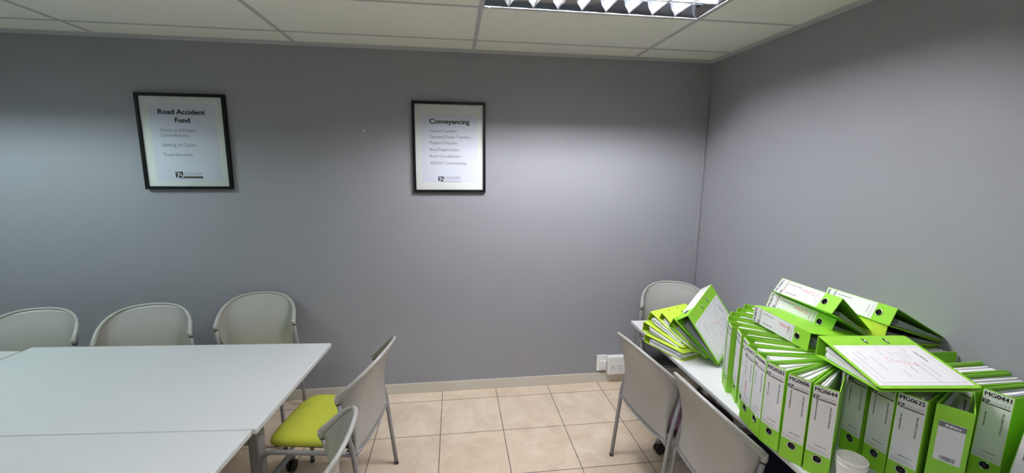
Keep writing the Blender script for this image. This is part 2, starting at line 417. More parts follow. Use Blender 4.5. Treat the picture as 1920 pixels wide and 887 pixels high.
def text_left(m, F):
    m.mi = 0
    m.text('Road Accident', 0.031, F(-3.768, 2.104), 'CENTER', width=0.285, bold=0.03)
    m.text('Fund', 0.031, F(-3.768, 2.051), 'CENTER', width=0.088, bold=0.03)
    m.mi = 1
    m.text('Client and Patient', 0.0205, F(-3.909, 1.990), width=0.221)
    m.text('Consultations', 0.0205, F(-3.909, 1.958), width=0.166)
    m.text('Settling of Claims', 0.0205, F(-3.909, 1.894), width=0.208)
    m.text('Trust allocation', 0.0205, F(-3.909, 1.830), width=0.180)
    logo(m, -3.848, 1.680, 0.046, F(0, 0), 0, 2, 4, 0.013, 0.170, 0.022, 4)
def text_right(m, F):
    m.mi = 0
    m.text('Conveyancing', 0.033, F(-2.147, 2.080), width=0.284, bold=0.03)
    m.mi = 1
    for s, z, wd in (('General Transfers', 2.020, 0.192), ('Deceased Estate Transfers', 1.978, 0.294), ('Property Disputes', 1.936, 0.195), ('Bond Registrations', 1.888, 0.207), ('Bond Cancellations', 1.841, 0.218), ('ADHOC Conveyancing', 1.792, 0.260)):
        m.text(s, 0.0205, F(-2.149, z), width=wd)
    logo(m, -2.093, 1.664, 0.040, F(0, 0), 0, 2, 4, 0.003, 0.166, 0.024, 3)
poster(-4.040, -3.494, 1.608, 2.238, (-3.966, -3.562, 1.664, 2.175), 'black framed Road Accident Fund poster on the grey wall above the chairs', text_left)
poster(-2.271, -1.746, 1.588, 2.235, (-2.209, -1.808, 1.660, 2.143), 'black framed Conveyancing poster on the grey wall above bare floor', text_right)

# a bent white nail between the posters
m = MB(); m.tube([(0, 0, 0), (0, -0.012, 0.001)], 0.0035, 8); m.tube([(0, -0.012, -0.013), (0, -0.013, 0.0), (0.001, -0.012, 0.012)], [0.001, 0.004, 0.001], 8)
nail = m.build('wall_nail', 'white_plastic'); nail.location = (-2.604, 0, 2.022)
nail['label'] = 'tiny white nail left in the grey wall between the two posters'; nail['category'] = 'nail'

# ------------------------------------------------------------------ sockets
def wall_switch():
    t = thing('isolator_switch', 'slim white wall switch plate with a protruding block, left of the socket', 'switch', Matrix.Translation((-0.778, 0, 0.100)))
    m = MB(); m.box((-0.042, -0.010, 0), (0.042, -0.0005, 0.141), bevel=0.004); m.build('plate', 'white_plastic', t)
    m = MB(); m.box((-0.022, -0.036, 0.022), (0.030, -0.010, 0.098), bevel=0.004); b = m.build('block', 'white_plastic', t)
    m = MB(); m.box((-0.006, -0.024, 0.0975), (0.010, -0.017, 0.0985)); m.build('indicator', 'dkgrey', b)
    m = MB(); m.box((-0.012, -0.0368, 0.036), (0.020, -0.0355, 0.039)); m.box((-0.012, -0.0366, 0.062), (0.020, -0.0355, 0.063)); m.build('groove', 'paleink', b)
    return t
wall_switch()
t = thing('wall_socket', 'white surface-mounted double power socket above the skirting by the chair leg', 'socket', Matrix.Translation((-0.662, 0, 0.0845)))
m = MB(); m.box((-0.073, -0.046, 0), (0.073, -0.0005, 0.152), bevel=0.006); m.build('back_box', 'white_plastic', t)
m = MB(); m.box((-0.074, -0.055, -0.001), (0.074, -0.046, 0.153), bevel=0.005); fp = m.build('faceplate', 'white_plastic', t)
m = MB()
for s in (-1, 1):
    cx = s * 0.034
    m.box((cx - 0.004, -0.0556, 0.066), (cx + 0.004, -0.0545, 0.075)); m.box((cx - 0.016, -0.0556, 0.044), (cx - 0.008, -0.0545, 0.049)); m.box((cx + 0.008, -0.0556, 0.044), (cx + 0.016, -0.0545, 0.049))
m.build('pin_holes', 'black', fp)
for s in (-1, 1):
    m = MB(); mt = Matrix.Translation((s * 0.010, -0.055, 0.080)) @ Matrix.Rotation(0.12 * s, 4, 'X')
    m.box((-0.008, -0.005, -0.011), (0.008, 0.001, 0.011), mtx=mt, bevel=0.001); m.build('rocker', 'white_plastic', fp)

# ------------------------------------------------------------------ tables
def table(label, L, D, mtx, group, mat_leg='steel', inset=0.24):
    """local: x along length 0..-L from the right end, y 0..-D from the far edge, floor at z 0"""
    t = thing('meeting_table', label, 'table', mtx, group)
    m = MB(); m.box((-L, -D, T - 0.026), (0, 0, T), bevel=0.006, seg=3); m.mi = 0; m.build('tabletop', 'laminate', t)
    cy = -D / 2
    for x in (-inset, -L + inset):
        m = MB()
        m.box((x - 0.028, cy - 0.034, 0.115), (x + 0.028, cy + 0.034, T - 0.055), bevel=0.012)
        m.box((x - 0.022, cy - 0.26, T - 0.056), (x + 0.022, cy + 0.26, T - 0.0265), bevel=0.004)
        hy = D / 2 - 0.075
        m.tube([(x, cy - hy, 0.072), (x, cy - hy + 0.006, 0.092), (x, cy - hy + 0.03, 0.108), (x, cy - 0.1, 0.128), (x, cy + 0.1, 0.128), (x, cy + hy - 0.03, 0.108), (x, cy + hy - 0.006, 0.092), (x, cy + hy, 0.072)], 0.017, 12)
        lg = m.build('leg', mat_leg, t)
        for s in (-1, 1):
            y = cy + s * hy; m = MB()
            m.tube([(x, y, 0.075), (x, y, 0.045)], 0.008, 8)
            for q in (-1, 1):
                m.tube([(x + q * 0.006, y - 0.012 * s, 0.033), (x + q * 0.020, y - 0.012 * s, 0.033)], 0.033, 20)
            m.box((x - 0.006, y - 0.02 if s > 0 else y - 0.012, 0.03), (x + 0.006, y + 0.012 if s > 0 else y + 0.02, 0.068), bevel=0.003)
            m.build('castor', 'black', lg)
    m = MB(); m.box((-L + inset + 0.03, cy - 0.012, 0.40), (-inset - 0.03, cy + 0.012, 0.46), bevel=0.004); m.build('crossbeam', mat_leg, t)
    return t
g = 'white meeting tables on castor legs'
AR = -math.radians(4.4)
table('white meeting table nearest the wall chairs, its far right corner by the lime seat', 1.648, 0.826, placed(-2.700, -0.738, 0, AR), g)
bx = Matrix.Translation((-2.700, -0.738, 0)) @ Matrix.Rotation(AR, 4, 'Z') @ Matrix.Translation((-0.014, -0.829, 0))
table('white meeting table in the foreground, joined to the one nearer the wall', 1.648, 0.826, bx, g)
dx = Matrix.Translation((-2.700, -0.738, 0)) @ Matrix.Rotation(AR - 0.02, 4, 'Z') @ Matrix.Translation((-1.659, -0.080, 0))
table('white meeting table at the left edge of the photo, set slightly back', 1.648, 0.826, dx, g)
# table along the right wall: its length runs towards the camera
table('white table along the right wall, loaded with green ring binders', 2.05, 0.792, placed(-0.800, -0.582, 0, PI / 2), g, inset=0.34)

# ------------------------------------------------------------------ chairs
def arc_pts(p):
    return [Vector(q) for q in p]
def make_chair(name, label, fabric):
    t = thing(name, label, 'chair', group='grey shell stacking chairs')
    # seat cushion
    n = 20; P = []; W0, Y0, Y1 = 0.215, -0.205, 0.235
    def sec(k):     # outline point of a rounded, slightly tapering seat
        a = 2 * PI * k / 48; c, s = math.cos(a), math.sin(a); e = 0.42
        x = W0 * abs(c) ** e * (1 if c > 0 else -1); y = (Y0 + Y1) / 2 + (Y1 - Y0) / 2 * abs(s) ** e * (1 if s > 0 else -1)
        return x * (1.0 - 0.06 * (0.5 - (y - Y0) / (Y1 - Y0))), y
    for (sc, z) in ((0.90, 0.427), (0.985, 0.431), (1.0, 0.442), (0.985, 0.456), (0.93, 0.467), (0.80, 0.474), (0.5, 0.476), (0.15, 0.474)):
        row = []
        for k in range(48):
            x, y = sec(k); yy = (y - 0.015) * sc + 0.015
            drop = 0.020 * max(0, (yy - 0.13) / 0.10) ** 2
            row.append((x * sc, yy, z - drop))
        P.append(row)
    m = MB(); vs = m.grid(P, close_u=True); f = m.bm.faces.new(vs[-1]); f.smooth = True; m.bm.faces.new(vs[0][::-1])
    m.build('seat', fabric, t)
    m = MB(); m.box((-0.19, -0.19, 0.409), (0.19, 0.19, 0.428), bevel=0.006); m.build('seat_pan', 'black', t)
    # legs: rear leg carries on up to the arm socket; front leg runs back under the seat
    for s in (-1, 1):
        m = MB(); m.tube([(s * 0.247, -0.272, 0.012), (s * 0.247, -0.250, 0.22), (s * 0.247, -0.2285, 0.42), (s * 0.247, -0.222, 0.46), (s * 0.240, -0.168, 0.69)], 0.0115, 12)
        lg = m.build('leg', 'steel', t)
        m = MB(); m.tube([(s * 0.247, -0.2735, 0.0), (s * 0.247, -0.272, 0.016)], 0.0130, 12); m.build('foot_cap', 'dkgrey', lg)
        m = MB(); m.tube([(s * 0.2407, -0.1715, 0.674), (s * 0.2403, -0.1695, 0.680)], 0.0128, 12); m.build('socket_ring', 'black', lg)
        m = MB()
        pts = [(s * 0.242, -0.226, 0.415), (s * 0.232, -0.10, 0.414), (s * 0.232, 0.12, 0.412)]
        for k in range(1, 7):
            a = PI / 2 * k / 6; pts.append((s * 0.232, 0.165 + 0.06 * math.sin(a) * 1.0, 0.412 - 0.06 * (1 - math.cos(a))))
        pts += [(s * 0.236, 0.233, 0.20), (s * 0.240, 0.240, 0.012)]
        m.tube(pts, 0.0115, 12); lg = m.build('leg', 'steel', t)
        m = MB(); m.tube([(s * 0.240, 0.2405, 0.0), (s * 0.240, 0.240, 0.016)], 0.0130, 12); m.build('foot_cap', 'dkgrey', lg)
    for cw, cy, cz in ((0.232, 0.10, 0.406), (0.24, -0.19, 0.412)):
        m = MB(); m.tube([(-cw, cy, cz), (cw, cy, cz)], 0.009, 8); m.build('crossbar', 'steel', t)
    # back shell
    def rim(a):     # a in -1..1
        th = a * PI / 2; c, s = max(0.0, math.cos(th)), math.sin(th)
        x = 0.238 * abs(s) ** 0.82 * (1 if s > 0 else -1); e = c ** 0.70
        y = -0.166 - 0.186 * e; z = 0.705 + 0.165 * e
        return Vector((x, y, z))
    def bot(a):
        x = 0.228 * math.sin(a * PI / 2); return Vector((x, -0.234 - 0.016 * (1 - (x / 0.228) ** 2), 0.412))
    nu, nv = 48, 22
    rows = []
    for j in range(nv + 1):
        v = j / nv; row = []
        for i in range(nu + 1):
            a = -1 + 2 * i / nu; p = bot(a); r = rim(a)
            full = 1 - abs(a) ** 3
            ex = v ** 2.6; ey = v ** (1.05 + 1.5 * full)
            q = Vector((p.x * (1 - 0.07 * math.sin(PI * min(1, v * 1.2))) * (1 - ex) + r.x * ex, p.y * (1 - ey) + r.y * ey, p.z + (r.z - p.z) * v))
            q.y += 0.012 * math.sin(PI * v) * full
            if v > 0.88:                       # rolled lip
                k = (v - 0.88) / 0.12; q.y += 0.008 * k * k * full
            row.append(q)
        rows.append(row)
    m = MB(); m.grid(rows); sh = m.build('backrest', 'shell', t)
    sd = sh.modifiers.new('thickness', 'SOLIDIFY'); sd.thickness = 0.006; sd.offset = 0
    pts = [r for r in rows[-1]]
    rad = [0.0085 + 0.0065 * abs(-1 + 2 * i / nu) ** 3 for i in range(nu + 1)]
    pts = [pts[0] + Vector((0, -0.001, -0.016)), pts[0] + Vector((0, 0, -0.010))] + pts + [pts[-1] + Vector((0, 0, -0.010)), pts[-1] + Vector((0, -0.001, -0.016))]
    rad = [0.0125, 0.0148] + rad + [0.0148, 0.0125]
    m = MB(); m.tube(pts, rad, 14); m.build('rolled_rim', 'shell', sh)
    for s in (-1, 1):
        m = MB(); m.tube([(s * 0.2403, -0.1695, 0.680), (s * 0.239, -0.166, 0.692), (s * 0.238, -0.167, 0.712)], [0.0132, 0.0145, 0.0150], 14); m.build('arm_socket', 'shell', sh)
    m = MB(); m.tube([(x, -0.235 - 0.016 * (1 - (x / 0.235) ** 2), 0.410) for x in [(-0.235 + 0.047 * k) for k in range(11)]], 0.008, 10); m.build('lower_rail', 'steel', sh)
    return t

chair0 = make_chair('stacking_chair', 'grey shell chair with a lime green seat at the right end of the white tables', 'lime_fabric')
chair0.matrix_world = placed(-2.656, -1.018, 0, math.radians(80.5))
def chair(mtx, label, fabric=None):
    c = dup(chair0, mtx, label)
    if fabric:
        for ch in c.children:
            if ch.name.split('.')[0] == 'seat':
                ch.data = ch.data.copy(); ch.data.materials.clear(); ch.data.materials.append(M[fabric])
    return c
chair(placed(-2.691, -1.775, 0, math.radians(91.3)), 'grey shell chair in the foreground, before the lime seat, only its backrest showing')
chair(placed(-3.322, -0.390, 0, math.radians(186.6)), 'grey shell chair against the wall behind the far table corner, right of two others')
chair(placed(-3.865, -0.576, 0, math.radians(196.4)), 'grey shell chair behind the far table, below the Road Accident Fund poster, middle of three')
chair(placed(-4.514, -0.605, 0, math.radians(191.7)), 'grey shell chair behind the table at the left edge of the photo')
chair(placed(-0.725, -1.124, 0, math.radians(-83.8)), 'grey shell chair seen from behind beside the white power socket, nearer the back wall', 'plum_fabric')
chair(placed(-0.656, -1.646, 0, math.radians(-89)), 'grey shell chair seen from behind in the right foreground, nearest the standing binders', 'navy_fabric')
chair(placed(-0.364, -0.390, 0, math.radians(157)), 'grey shell chair in the room corner behind the leaning heap of binders', 'char_fabric')

# ------------------------------------------------------------------ ring binders
CLOSED = {  # pen strokes in a 1 x 1 box
    'C': [[(0.8, 0.85), (0.5, 1.0), (0.15, 0.75), (0.1, 0.35), (0.35, 0.05), (0.85, 0.12)]],
    'L': [[(0.2, 1.0), (0.15, 0.5), (0.18, 0.08), (0.8, 0.05)]],
    'O': [[(0.5, 0.85), (0.15, 0.6), (0.2, 0.15), (0.55, 0.05), (0.85, 0.35), (0.75, 0.75), (0.45, 0.86)]],
    'S': [[(0.8, 0.8), (0.45, 0.9), (0.25, 0.7), (0.5, 0.48), (0.75, 0.28), (0.5, 0.06), (0.15, 0.15)]],
    'E': [[(0.8, 0.85), (0.25, 0.85), (0.2, 0.45), (0.65, 0.48)], [(0.2, 0.45), (0.22, 0.08), (0.8, 0.06)]],
    'D': [[(0.2, 0.9), (0.22, 0.08), (0.65, 0.12), (0.85, 0.5), (0.6, 0.85), (0.15, 0.9)]],
}
def handwriting(m, word, mtx, height, width, pen, rnd):
    n = len(word); cw = width / n
    for i, ch in enumerate(word):
        ox = i * cw; sc = 1 - 0.05 * i + rnd.uniform(-0.06, 0.06)
        for st in CLOSED[ch]:
            pts = []
            for k in range(len(st) - 1):
                for q in range(4):
                    f = q / 4; pts.append((st[k][0] * (1 - f) + st[k + 1][0] * f, st[k][1] * (1 - f) + st[k + 1][1] * f))
            pts.append(st[-1])
            m.ribbon([(ox + p[0] * cw * 0.95, p[1] * height * sc) for p in pts], pen, mtx)

def greek(m, x0, y0, length, h, mtx, rnd):
    """small print too fine to read: short irregular marks in a line"""
    x = 0
    while x < length:
        wd = rnd.uniform(0.4, 1.3) * h
        m.rect(x0 + x, y0, x0 + x + wd, y0 + h * rnd.uniform(0.65, 1.0), mtx); x += wd + h * rnd.uniform(0.15, 0.5)

def binder(label, group, mtx, number=None, W=0.076, D=0.285, af=0.0, ab=0.0, h=0.32, color='green', spine='full', hand=None,
           cover=False, slots=False, paper='paper', fill=0.7, bar='bar', seed=0, loose=0.0, raf=True, hole=True):
    """local frame: spine in the plane y=0 facing -y, x across the spine, z up; front cover on +x"""
    rnd = random.Random(seed * 7 + 3); th = 0.0026
    t = thing('ring_binder', label, 'binder', mtx, group)
    # spine with a real finger hole
    m = MB(); hz, hr, ns = (0.060 if hole else h - 0.060), 0.0125, 24
    outer = [(-W / 2, 0), (W / 2, 0), (W / 2, h), (-W / 2, h)]
    def spine_face(y):
        o = [m.bm.verts.new((x, y, z)) for x, z in outer]
        c = [m.bm.verts.new((hr * math.cos(2 * PI * k / ns), y, hz + hr * math.sin(2 * PI * k / ns))) for k in range(ns)]
        q = ns // 4; fs = []
        # corners sit between the quarter points
        start = {0: (5 * ns) // 8, 1: (7 * ns) // 8, 2: ns // 8, 3: (3 * ns) // 8}
        for ci in range(4):
            a = start[ci]; b = start[(ci + 1) % 4]
            k = a; ring = [c[k % ns]]
            while k % ns != b % ns: k += 1; ring.append(c[k % ns])
            fs.append(m.bm.faces.new([o[ci], o[(ci + 1) % 4]] + ring[::-1]))
        return o, c
    o1, c1 = spine_face(0.0); o2, c2 = spine_face(th)
    for k in range(4): m.bm.faces.new((o1[k], o1[(k + 1) % 4], o2[(k + 1) % 4], o2[k]))
    for k in range(ns): m.bm.faces.new((c1[k], c1[(k + 1) % ns], c2[(k + 1) % ns], c2[k]))
    m.build('spine', color, t)
    m = MB(); R, r = hr + 0.0007, 0.0017; P = []
    for k in range(28):
        a = 2 * PI * k / 28
        P.append([((R + r * math.cos(2 * PI * q / 8)) * math.cos(a), -0.0003 + 0.8 * r * math.sin(2 * PI * q / 8), hz + (R + r * math.cos(2 * PI * q / 8)) * math.sin(a)) for q in range(8)])
    P.append(P[0]); m.grid(P, close_u=True); m.build('finger_ring', 'chrome', t)
    m = MB(); m.lathe([(hr - 0.0002, 0.0008), (hr - 0.0006, 0.012), (0.0, 0.0125)], Matrix.Translation((0, 0, hz)) @ Matrix.Rotation(-PI / 2, 4, 'X'), 24)  # black cup added behind the hole, stands for the shaded binder interior
    m.build('hole_shade', 'black', t)
    # covers hinged on the spine edges
    hinge = {}
    for s, a, nm in ((1, af, 'front_cover'), (-1, ab, 'back_cover')):
        u = Vector((-s * math.sin(a), math.cos(a), 0)); nrm = Vector((s * math.cos(a), math.sin(a), 0)); o = Vector((s * W / 2, 0, 0))
        hinge[s] = (o, u, nrm)
        rc = 0.012; out = [(0, 0), (D - rc, 0)] + [(D - rc + rc * math.sin(k * PI / 8), rc - rc * math.cos(k * PI / 8)) for k in range(1, 4)] + [(D, rc), (D, h - rc)] + \
            [(D - rc + rc * math.cos(k * PI / 8), h - rc + rc * math.sin(k * PI / 8)) for k in range(1, 4)] + [(D - rc, h), (0, h)]
        n = len(out); vs = []
        for dlt in (0, th):
            for (uu, zz) in out: vs.append(o + u * uu - nrm * dlt + Vector((0, 0, zz)))
        m = MB(); m.poly(vs, [tuple(range(n)), tuple(range(2 * n - 1, n - 1, -1))] + [(k, (k + 1) % n, n + (k + 1) % n, n + k) for k in range(n)])
        co = m.build(nm, color, t)
        if s > 0: front = co
    # lever mechanism on the inside of the back cover
    o, u, nrm = hinge[-1]; F = frame_mtx(o, u, (0, 0, 1), nrm * -1)      # x depth, y up, z into the binder
    m = MB(); m.box((0.022, 0.085, th), (0.052, 0.235, th + 0.003), mtx=F)
    aw = min(0.045, W * 0.6)
    for zz in (0.12, 0.20):
        m.tube([F @ Vector((0.028, zz, th)), F @ Vector((0.028, zz, aw * 0.8)), F @ Vector((0.034, zz, aw)), F @ Vector((0.044, zz, aw)), F @ Vector((0.05, zz, aw * 0.8)), F @ Vector((0.05, zz, th))], 0.0018, 6)
    m.tube([F @ Vector((0.036, 0.10, th + 0.004)), F @ Vector((0.036, 0.05, aw * 0.45)), F @ Vector((0.036, 0.035, aw * 0.5))], 0.003, 6)
    m.build('lever_arch', 'chrome', t)
    # papers: slightly shuffled sheaves between the covers
    def xin(s, y):
        o, u, nrm = hinge[s]; c = max(u.y, 0.2)
        return o.x + u.x * y / c - s * (th + 0.001)
    m = MB(); ns = 6
    f0 = 0.04 if fill < 1 else 0.02
    for k in range(ns):
        a0 = f0 + (fill - f0) * k / ns; a1 = f0 + (fill - f0) * (k + 0.93) / ns
        y0 = 0.040 + rnd.uniform(-0.004, 0.006) + loose * rnd.uniform(-0.3, 0.4); y1 = min(D - 0.012, y0 + 0.215) + loose * rnd.uniform(-0.2, 0.35)
        z0 = 0.007 + rnd.uniform(0, 0.003) - loose * rnd.uniform(0.0, 0.3); z1 = h - 0.013 + rnd.uniform(-0.005, 0.004)
        y1 = min(y1, D + loose * 0.25)
        q = []
        for z in (z0, z1):
            for (y, f) in ((y0, a0), (y0, a1), (y1, a1), (y1, a0)):
                yc = min(y, D); q.append((xin(-1, yc) * (1 - f) + xin(1, yc) * f, y, z))
        m.mi = 1 if (paper == 'paper' and k in (0, ns - 1) and rnd.random() < 0.35) else 0
        m.hexa([q[0], q[1], q[2], q[3], q[4], q[5], q[6], q[7]])
    m.build('papers', [paper, 'sleeve'], t)
    # spine label
    SF = lambda x, z, up=0.0: frame_mtx((x, -0.0007 - up, z), (1, 0, 0), (0, 0, 1), (0, -1, 0))
    V = lambda x, z: frame_mtx((x, -0.0009, z), (0, 0, 1), (-1, 0, 0), (0, -1, 0))      # reads upwards along the spine
    if spine == 'full':
        lw = W * 0.47; zt, zb = h - 0.003, 0.079
        m = MB(); m.box((-lw, -0.0006, zb), (lw, -0.00005, zt)); lab = m.build('spine_label', 'label', t)
        m = MB(); k = h - 0.32
        I = SF(0, 0, 0.0001)
        m.mi = 0
        if number: m.text(number, 0.0135, SF(-lw + 0.0035, zt - 0.0185, 0.0001), width=2 * lw - 0.008, bold=0.03)
        else: greek(m, -lw + 0.004, zt - 0.018, 2 * lw - 0.012, 0.011, I, rnd)
        m.mi = 1; m.rect(-lw, zt - 0.0222, lw, zt - 0.0218, I); 
        logo(m, -lw + 0.001, zt - 0.047, 0.0165, I, 0, 4, 5, 0.0042, 2 * lw - 0.004, 0.0095, 5)
        m.mi = 0
        if raf: m.text('THE ROAD ACCIDENT FUND', 0.0045, V(lw * 0.62, zt - 0.135), width=0.076, bold=0.03)
        else: greek(m, 0, 0, 0.07, 0.0036, V(lw * 0.62, zt - 0.125), rnd)
        greek(m, 0, 0, rnd.uniform(0.045, 0.075), 0.0038, V(-lw * 0.55, zt - 0.122), rnd)
        m.text('v', 0.0035, V(0.002, zt - 0.085))
        m.mi = 1; m.rect(-lw, zb + 0.036, lw, zb + 0.0363, I); m.rect(-lw, zb + 0.022, lw, zb + 0.0222, I)
        m.mi = 0; greek(m, -lw * 0.35, zb + 0.027, lw * 0.95, 0.0032, I, rnd)
        m.mi = 2; greek(m, -lw * 0.9, zb + 0.014, lw * 1.5, 0.0020, I, rnd); greek(m, -lw * 0.9, zb + 0.008, lw * 1.7, 0.0020, I, rnd)
        m.build('lettering', ['ink', 'paleink', 'greyink', 'greyink', 'label', bar], lab, recalc=False)
        if hand:
            m = MB(); handwriting(m, 'CLOSED', frame_mtx((hand[0], -0.0011, hand[1]), (0, 0, 1), (-1, 0, 0), (0, -1, 0)), hand[2], hand[3], 0.0018, rnd)
            m.build('handwriting', 'red', lab, recalc=False)
    elif spine == 'small':
        lw = W * 0.36; zt, zb = h - 0.050, h - 0.180
        m = MB(); m.box((-lw, -0.0006, zb), (lw, -0.00005, zt)); lab = m.build('spine_label', 'label', t); I = SF(0, 0, 0.0001)
        m = MB(); m.mi = 0; m.rect(-lw, zt - 0.019, lw, zt - 0.001, I)
        m.mi = 1; greek(m, -lw * 0.5, zt - 0.014, lw * 1.2, 0.007, SF(0, 0, 0.0003), rnd)
        m.mi = 2
        for q in range(3): m.rect(-lw, zt - 0.042 - q * 0.021, lw, zt - 0.0415 - q * 0.021, I)
        x = -lw * 0.5
        m.mi = 3
        while x < lw * 0.6:
            wd = rnd.choice((0.0005, 0.0009, 0.0014)); m.rect(x, zb + 0.005, x + wd, zb + 0.018, I); x += wd + rnd.choice((0.0006, 0.001))
        m.build('lettering', ['greyink', 'paper', 'paleink', 'ink'], lab, recalc=False)
    o, u, nrm = hinge[1]
    G = lambda x, z, up=0.0: frame_mtx(o + u * x + Vector((0, 0, z)) + nrm * (0.0008 + up), u, (0, 0, 1), nrm)
    if cover:
        x0, x1, z0, z1 = 0.062, D - 0.012, 0.010, h - 0.013
        m = MB(); m.box((x0, z0, -0.0007), (x1, z1, 0), mtx=G(0, 0)); lab = m.build('cover_label', 'label', front)
        m = MB(); I = G(0, 0, 0.0002); m.mi = 0
        a0, a1, b0, b1 = x0 + 0.010, x1 - 0.012, z0 + 0.018, z1 - 0.014; lw = 0.0009
        for r in ((a0, b0, a1, b0 + lw), (a0, b1 - lw, a1, b1), (a0, b0, a0 + lw, b1), (a1 - lw, b0, a1, b1)): m.rect(*r, I)
        m.mi = 1; greek(m, a0 + 0.028, b1 - 0.030, 0.055, 0.006, I, rnd)
        m.mi = 0; greek(m, a0 + 0.006, b1 - 0.055, 0.022, 0.003, I, rnd)
        for (fx, fz, ln) in ((0.02, 0.070, 0.05), (0.03, 0.085, 0.035), (0.03, 0.100, 0.055), (0.02, 0.118, 0.03), (0.012, 0.150, 0.04), (0.09, 0.055, 0.07), (0.085, 0.078, 0.10), (0.11, 0.11, 0.03), (0.13, 0.15, 0.03)):
            m.mi = 0 if fx > 0.08 else 2; greek(m, a0 + fx, b1 - fz, ln, 0.003, I, rnd)
        m.mi = 2
        for (fx, fz, ln) in ((0.03, 0.245, 0.14), (0.05, 0.2, 0.08), (0.02, 0.225, 0.05)): greek(m, a0 + fx, b1 - fz, ln, 0.004, I, rnd)
        m.build('lettering', ['greyink', 'ink', 'paleink'], lab, recalc=False)
        m = MB(); handwriting(m, 'CLOSED' if cover == 'caps' else 'CLOSED', frame_mtx(o + u * (a0 + 0.075) + Vector((0, 0, b0 + 0.105)) + nrm * 0.0012, u * 0.40 + Vector((0, 0, 0.916)), u * -0.916 + Vector((0, 0, 0.40)), nrm), 0.020, 0.088, 0.0011, rnd)
        m.build('handwriting', 'red', lab, recalc=False)
    if slots:
        for zz in (0.145, 0.222):
            m = MB(); m.box((0.020, -0.0035, -0.0006), (0.050, 0.0035, 0.0002), mtx=G(0, zz), bevel=0.0)
            sl = m.build('ring_slot', 'black', front)
            m = MB(); m.tube([G(0.022, zz, 0.0004) @ Vector((0, 0, 0)), G(0.035, zz, 0.0026) @ Vector((0, 0, 0)), G(0.048, zz, 0.0004) @ Vector((0, 0, 0))], 0.0022, 8)
            m.build('ring_end', 'chrome', sl)
    return t

def pose(R, loc):
    return Matrix(((R[0][0], R[0][1], R[0][2], loc[0]), (R[1][0], R[1][1], R[1][2], loc[1]), (R[2][0], R[2][1], R[2][2], loc[2]), (0, 0, 0, 1)))

def standing(tl, phi, W=0.076, lean=0.0, z=T + 0.0008):
    """tl: top left corner of the spine as one faces it; phi: heading of the spine from left to right, degrees"""
    a = math.radians(phi)
    c = (tl[0] + W / 2 * math.cos(a), tl[1] + W / 2 * math.sin(a))
    return Matrix.Translation((c[0], c[1], z)) @ Matrix.Rotation(a, 4, 'Z') @ Matrix.Rotation(lean, 4, 'Y')

gA = 'green ring binders standing in the front row'
gB = 'green ring binders standing in the rows behind'
gP = 'green ring binders lying on top of the standing rows'
gS = 'green ring binders heaped at the far end of the table'
r = math.radians
rowA = [  # top-left corner, heading, width, skew of covers, number, label, seed, kwargs
    ((-0.456, -1.225), -132, 0.072, -8, None, 'green ring binder at the back end of the curved front row, furthest from the camera', {}),
    ((-0.528, -1.272), -132, 0.074, -10, None, 'green ring binder second from the back end of the curved front row', {}),
    ((-0.604, -1.325), -129, 0.072, -11, None, 'green ring binder third from the back end of the curved front row', {}),
    ((-0.668, -1.388), -122, 0.068, -13, None, 'green ring binder touching the leaning closed file, left end of the visible spines', {}),
    ((-0.707, -1.456), -115, 0.074, -12, None, 'green ring binder with narrow visible white spine label, right after the leaning closed file', {}),
    ((-0.723, -1.542), -113, 0.078, -10, None, 'green ring binder with dark label strip, two left of the spine reading MG0571', {}),
    ((-0.757, -1.632), -109, 0.072, -7, None, 'green ring binder mostly hidden just left of the spine reading MG0571', {}),
    ((-0.801, -1.708), -99, 0.071, -6, 'MG0571', 'standing green ring binder with spine reading MG0571 and red handwriting', dict(hand=(-0.004, 0.115, 0.010, 0.062))),
    ((-0.813, -1.781), -99, 0.075, (4, -6), 'MG0446', 'standing green ring binder with spine reading MG0446', dict(bar='bar2')),
    ((-0.827, -1.860), -80, 0.079, (4, -9), 'MG0583', 'standing green ring binder with spine reading MG0583', {}),
    ((-0.819, -1.954), -64, 0.073, (3, -9), 'MG0606', 'standing green ring binder with spine reading MG0606', {}),
    ((-0.790, -2.030), -57, 0.073, (7, -4), 'MG0644', 'standing green ring binder with spine reading MG0644 beside the paper cups', dict(fill=0.45)),
]
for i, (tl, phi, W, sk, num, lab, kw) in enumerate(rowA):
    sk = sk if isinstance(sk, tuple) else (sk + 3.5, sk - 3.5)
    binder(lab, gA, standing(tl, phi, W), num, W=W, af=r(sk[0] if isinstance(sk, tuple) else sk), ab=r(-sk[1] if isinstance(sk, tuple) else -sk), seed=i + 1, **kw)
rowB = [
    ((-0.556, -1.935), -88, 0.074, 0, 0.27, None, 'green ring binder in deep shadow right of the spine reading MG0644', {}),
    ((-0.552, -2.020), -82, 0.075, (5, 0), 0.27, 'MG0624', 'green ring binder half hidden under the flat closed file, left of MG0625', {}),
    ((-0.552, -2.106), -68, 0.074, (1, -11), 0.28, 'MG0625', 'standing green ring binder with spine reading MG0625', {}),
    ((-0.505, -2.182), -60, 0.083, (6, -4), 0.255, None, 'green ring binder with a small white label under a dark header strip, right of MG0625', dict(spine='small', paper='sleeve', fill=0.25)),
    ((-0.245, -2.120), -75, 0.074, (-8, -13), 0.222, 'MG0441', 'standing green ring binder with spine reading MG0441, near the right edge', {}),
    ((-0.262, -2.036), -87, 0.072, -3, 0.255, None, 'green ring binder just behind MG0441, its dark spine peeking past it', {}),
    ((-0.268, -1.952), -90, 0.074, 0, 0.263, None, 'green ring binder against the right wall, two behind MG0441', {}),
    ((-0.270, -1.790), -90, 0.078, 0, 0.265, None, 'green ring binder against the right wall under the upper leaning pair, one cover showing', {}),
    ((-0.352, -2.273), -76, 0.076, 0, 0.27, None, 'green ring binder cut off by the bottom right corner of the photo', dict(lean=True)),
]
